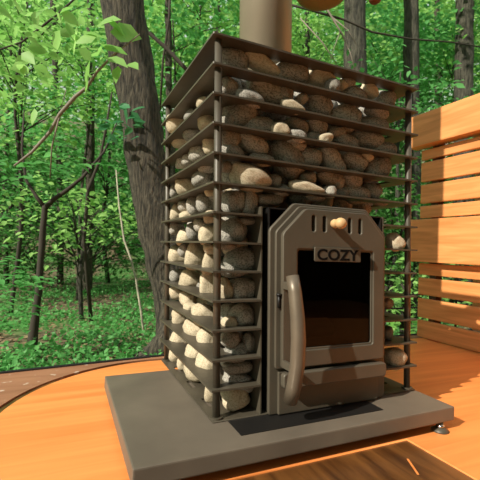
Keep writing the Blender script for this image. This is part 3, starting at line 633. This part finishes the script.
# forked sapling, birch pole, sticks
o = empty('forest_sapling', at(32, 350, 2.5)); b0 = o.location.copy(); tag(o, 'dark forked sapling standing at the left behind the deck', 'sapling')
bm = trunk_mesh([at(31, 356, 2.5)-b0, at(36, 310, 2.5)-b0, at(39, 285, 2.5)-b0, at(43, 229, 2.5)-b0, at(45, 206, 2.5)-b0], [.036, .024, .021, .019, .018], 10, .006)
bm_tube(bm, [at(*a)-b0 for a in ((45, 208, 2.5), (54, 199, 2.5), (66, 191, 2.5), (82, 178, 2.55), (104, 152, 2.7), (118, 120, 2.9))], [.018, .016, .014, .011, .008, .004], 8)
bm_tube(bm, [at(*a)-b0 for a in ((45, 208, 2.5), (36, 196, 2.5), (26, 180, 2.5), (22, 150, 2.5), (24, 110, 2.6))], [.016, .012, .010, .008, .004], 8)
from_bm(bm, 'trunk', DTWIG, o, True)
def sticks(name, lab, cat, m, lines):
    b0 = at(*lines[0][0][0]); o = None; bm = bmesh.new()
    for pts, rads in lines: bm_tube(bm, [at(*a)-b0 for a in pts], rads, 8)
    o = from_bm(bm, name, m, None, True); o.location = b0; tag(o, lab, cat); return o
sticks('birch_pole', 'thin pale bare pole leaning left of the big trunk', 'branch', BIRCH, [([(146, 352, 2.9), (141, 311, 2.9), (136, 280, 2.9), (131, 259, 2.9), (124, 240, 2.9), (119, 205, 2.95), (116, 170, 3.0)], [.009, .0085, .008, .0075, .007, .006, .004])])
sticks('fallen_branch', 'dark branch slanting down behind the cage top left corner', 'branch', DTWIG, [([(135, 18, 3), (142, 27, 3), (165, 47, 3), (187, 70, 3), (215, 98, 3)], [.010, .013, .016, .016, .015]), ])
sticks('thin_stem', 'thin dark upright stem right of the big leaning trunk', 'branch', DTWIG, [([(170, -10, 3), (169, 20, 3), (163, 60, 3), (160, 110, 3)], [.009, .009, .009, .008])])
sticks('long_branch', 'long thin dark branch arching across the upper right', 'branch', DTWIG, [([(280, 2, 3.4), (310, 10, 3.4), (345, 20, 3.4), (372, 32, 3.4), (410, 39, 3.5), (450, 42, 3.6), (500, 50, 3.7)], [.010, .010, .010, .009, .008, .007, .006])])
sticks('dead_twigs', 'pale grey bare twigs right of the flue pipe', 'branch', TWIG, [([(318, -4, 3.1), (330, 14, 3.1), (342, 34, 3.1), (350, 52, 3.1), (356, 74, 3.1)], [.009, .008, .007, .005, .003]), ([(333, 18, 3.1), (348, 30, 3.1), (356, 44, 3.1)], [.005, .004, .002]), ([(340, 32, 3.1), (334, 48, 3.1), (330, 62, 3.1)], [.004, .003, .002]), ([(300, 18, 3.1), (322, 42, 3.1), (338, 66, 3.1)], [.005, .005, .003])])
sticks('bare_branch', 'grey bare branch reaching up diagonally at the left', 'branch', TWIG, [([(14, 166, 1.9), (32, 152, 1.9), (50, 132, 1.9), (60, 114, 1.85), (75, 97, 1.8), (86, 88, 1.8), (97, 72, 1.7), (112, 56, 1.6), (140, 34, 1.55)], [.005, .007, .0085, .009, .009, .008, .006, .004, .002]), ([(75, 97, 1.8), (60, 112, 1.85), (66, 90, 1.8)], [.004, .003, .002]), ([(60, 114, 1.85), (52, 146, 1.9), (50, 178, 1.95)], [.004, .004, .003])])
sticks('slanted_branch', 'dark branch crossing the upper left corner', 'branch', DTWIG, [([(-8, 52, 2.2), (22, 42, 2.2), (40, 28, 2.2), (58, 14, 2.2), (80, -6, 2.2)], [.004, .005, .006, .006, .005])])
sticks('dead_sapling', 'dark leafless sapling just left of the big trunk at mid height', 'sapling', DTWIG, [([(92, 330, 3.4), (84, 240, 3.3), (88, 190, 3.2), (100, 160, 3.2), (106, 128, 3.2), (112, 92, 3.2)], [.018, .016, .014, .012, .010, .006])])
# near leaf sprays
def spray(name, lab, cat, m, spots, size, seed, up=.5, spread=0.0, stem=TWIG):
    rg = random.Random(seed); b0 = at(*spots[0][:3]); P = []; Dv = []
    for s in spots:
        q = at(*s[:3]); n = s[3] if len(s) > 3 else 1; r = s[4] if len(s) > 4 else 0
        for _ in range(n):
            P.append(q-b0+Vector((rg.gauss(0, 1), rg.gauss(0, 1), rg.gauss(0, .35)))*r); Dv.append(tuple(rt*rg.choice((1, .8, -.4)) + Vector((0, 0, -.2))))
    me = leaves_mesh([tuple(p) for p in P], size, up, seed, dirs=np.array(Dv)); o = link(name, me, m); o.location = b0; tag(o, lab, cat)
    return o
spray('leafy_branch', 'pale sunlit beech leaves hanging in front of the big trunk', 'leaves', LF_BRIGHT,
      [(78, 24, 1.55), (96, 27, 1.55), (108, 22, 1.55), (97, 36, 1.5), (88, 48, 1.5), (98, 56, 1.5), (106, 58, 1.5), (128, 64, 1.5), (118, 66, 1.5), (90, 60, 1.5), (100, 44, 1.5), (74, 40, 1.6), (60, 30, 1.6), (84, 36, 1.55), (110, 32, 1.55)], .105, 5, .45)
spray('corner_leaves', 'large soft yellow-green leaves filling the upper left corner', 'leaves', LF_BRIGHT,
      [(8, 10, 1.3, 6, .05), (30, 15, 1.35, 6, .05), (12, 42, 1.3, 5, .05), (38, 50, 1.4, 5, .05), (20, 78, 1.4, 5, .05), (2, 70, 1.3, 4, .04), (48, 6, 1.5, 5, .05), (5, 100, 1.5, 4, .05), (62, 20, 1.6, 5, .06), (60, 66, 1.6, 4, .06), (30, 100, 1.7, 5, .06)], .062, 6, .45)
spray('vine_leaves', 'blue-green leaves growing against the middle of the big trunk', 'leaves', LF_BLUE,
      [(118, 104, 2.25, 3, .03), (128, 112, 2.25, 3, .03), (122, 122, 2.25, 3, .03), (134, 128, 2.25, 3, .03), (140, 118, 2.2, 3, .03), (118, 136, 2.25, 3, .03), (98, 124, 2.3, 3, .04), (106, 130, 2.3, 3, .04), (130, 140, 2.25, 2, .03)], .085, 8, .6)
spray('low_branch', 'long horizontal leafy branch low across the left edge', 'leaves', LF_MID, [(x, y, 2.3, 8, .05) for x, y in ((5, 165), (25, 168), (45, 164), (65, 166), (85, 163), (20, 178), (50, 174))], .07, 9, .75)
spray('fern_leaves', 'broad green leaf layers low at the left edge beside the sapling', 'leaves', LF_MID, [(x, y, 2.2, 16, .06) for x, y in ((4, 282), (18, 288), (30, 284), (8, 302), (22, 312), (4, 326), (16, 276), (40, 282), (2, 262))], .055, 10, .8)
# understory trees
g = 'leafy understory trees in the forest'
T = [  # label, px, dist, crown y px, crown radii, sprays, per, leaf, material
 ('bright green beech sapling left of the big trunk at mid height', 75, 3.4, 215, (.75, .6, .25), 16, 38, .065, LF_BRIGHT),
 ('sunlit yellow-green tree filling the upper left', 25, 3.6, 60, (1.0, .8, .9), 34, 38, .075, LF_BRIGHT),
 ('mid green tree at the far left edge', -40, 4.2, 150, (1.2, .9, 1.1), 44, 40, .075, LF_MID),
 ('bright leafy tree between the sapling and the big trunk, high up', 92, 4.6, 40, (1.1, .9, .9), 38, 38, .08, LF_BRIGHT),
 ('green tree right behind the big trunk', 170, 4.4, 60, (.95, .8, 1.0), 40, 40, .08, LF_MID),
 ('yellow-green tree behind the left corner of the cage top', 200, 5.4, 10, (1.3, 1.0, 1.3), 46, 40, .09, LF_BRIGHT),
 ('bright green tree seen right beside the flue pipe', 305, 5.0, 40, (1.0, .8, .7), 36, 40, .075, LF_BRIGHT),
 ('layered green beech between the two tall trunks upper right', 385, 5.6, 60, (1.0, .9, .8), 42, 42, .08, LF_MID),
 ('green beech above the bench', 450, 5.8, 50, (1.0, .8, .8), 40, 42, .08, LF_MID),
 ('small leafy sapling in front of the tall trunks upper right', 400, 3.7, 92, (.75, .4, .32), 16, 26, .065, LF_MID),
 ('bright tree beyond the right frame edge', 520, 5.5, 30, (1.4, 1.2, 1.5), 50, 40, .09, LF_BRIGHT),
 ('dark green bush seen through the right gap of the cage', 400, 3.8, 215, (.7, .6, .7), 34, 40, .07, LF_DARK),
 ('blue-green bush behind the lower right gap of the cage', 398, 2.9, 300, (.45, .3, .28), 14, 34, .06, LF_BRIGHT),
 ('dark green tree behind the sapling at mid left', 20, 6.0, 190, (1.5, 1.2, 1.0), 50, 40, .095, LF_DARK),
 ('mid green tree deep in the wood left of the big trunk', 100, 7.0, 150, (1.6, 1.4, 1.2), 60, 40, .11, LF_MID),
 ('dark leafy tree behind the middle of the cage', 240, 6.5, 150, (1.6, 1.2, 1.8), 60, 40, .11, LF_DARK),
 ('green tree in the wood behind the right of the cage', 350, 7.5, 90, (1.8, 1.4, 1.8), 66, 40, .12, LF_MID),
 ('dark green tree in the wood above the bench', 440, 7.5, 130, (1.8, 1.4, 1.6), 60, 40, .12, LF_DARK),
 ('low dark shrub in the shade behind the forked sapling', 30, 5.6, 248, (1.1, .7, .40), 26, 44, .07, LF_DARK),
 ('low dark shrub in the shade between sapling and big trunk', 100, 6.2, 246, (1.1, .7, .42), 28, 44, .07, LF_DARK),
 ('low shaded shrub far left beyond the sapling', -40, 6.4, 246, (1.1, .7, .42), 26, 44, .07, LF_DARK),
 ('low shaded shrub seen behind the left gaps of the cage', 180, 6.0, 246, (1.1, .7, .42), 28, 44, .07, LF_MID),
 ('low green shrub right of the cage behind the railing', 415, 4.6, 262, (.8, .5, .35), 24, 44, .07, LF_BRIGHT),
 ('light green tree deep in the wood upper left', 10, 8.0, 60, (1.9, 1.5, 1.8), 70, 40, .13, LF_BRIGHT),
 ('yellow-green tree deep in the wood above the big trunk', 150, 8.5, 20, (2.0, 1.6, 1.8), 70, 40, .13, LF_BRIGHT),
 ('light green tree deep in the wood right of the flue pipe', 320, 9.0, 10, (2.2, 1.6, 2.0), 70, 40, .14, LF_BRIGHT),
 ('pale green tree deep in the wood at the top right', 460, 9.5, 20, (2.2, 1.8, 2.2), 70, 40, .14, LF_BRIGHT)]
for i, (lab, px, d, cy, rad, ns, per, lf, m) in enumerate(T):
    base = on_ground(px + (-12 if i % 2 else 10), d + .2); c = at(px, cy, d)
    leafy('leafy_tree' if rad[2] > .5 else 'leafy_shrub', lab, 'tree' if rad[2] > .5 else 'shrub', base, Vector((c.x, c.y, max(c.z+rad[2]*.6, base.z+.5))), (c, rad), ns, per, lf, m, 900+i, .018 if d < 6 else .035, DTWIG if i % 3 else BARK2, .34 if d < 6 else .5, g)
back = [('wide leafy tree in the far row behind the {}', a, d, y, m) for a, d, y, m in ()]
places = ('far left edge', 'forked sapling', 'big leaning trunk', 'left side of the cage', 'flue pipe', 'tall grey trunk', 'slim tall trunk', 'bench cap', 'right frame edge')
for i, pl in enumerate(places):
    px = -60 + i*72; d = 12.5 + (i % 3)*1.2
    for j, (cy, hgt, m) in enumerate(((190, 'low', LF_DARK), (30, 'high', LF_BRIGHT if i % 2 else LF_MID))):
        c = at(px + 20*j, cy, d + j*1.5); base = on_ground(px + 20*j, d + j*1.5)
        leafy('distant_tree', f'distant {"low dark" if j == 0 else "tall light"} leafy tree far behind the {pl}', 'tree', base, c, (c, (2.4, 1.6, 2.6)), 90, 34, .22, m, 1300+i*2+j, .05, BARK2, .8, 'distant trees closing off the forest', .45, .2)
# ground cover
rg = np.random.default_rng(21); P = []
while len(P) < 26000:
    d = 1.9 + 8*rg.random()**1.5; px = rg.uniform(-60, 540); q = at(px, 251, d); x, y = q.x, q.y
    if y < .8: continue
    n_ = noise.noise(Vector((x*1.1, y*1.1, 5)))
    if n_ > -.05 or rg.random() < .12: P.append((x+rg.normal(0, .03), y+rg.normal(0, .03), gh(x, y)+abs(rg.normal(0, .05))))
tag(link('ground_cover', leaves_mesh(P, .038, .45, 31), LF_MID), 'low green herbs and seedlings covering the forest floor', 'plants', None, 'stuff')
P = []
while len(P) < 6000:
    d = 1.9 + 9*rg.random()**1.4; px = rg.uniform(-60, 540); q = at(px, 251, d); x, y = q.x, q.y
    if y > .8: P.append((x, y, gh(x, y)+.01))
LIT = leaf_mat('leaf_litter', (.16, .10, .05), (.42, .30, .18), .1)
tag(link('leaf_litter', leaves_mesh(P, .05, .85, 32), LIT), 'brown fallen leaves scattered on the forest floor', 'leaves', None, 'stuff')
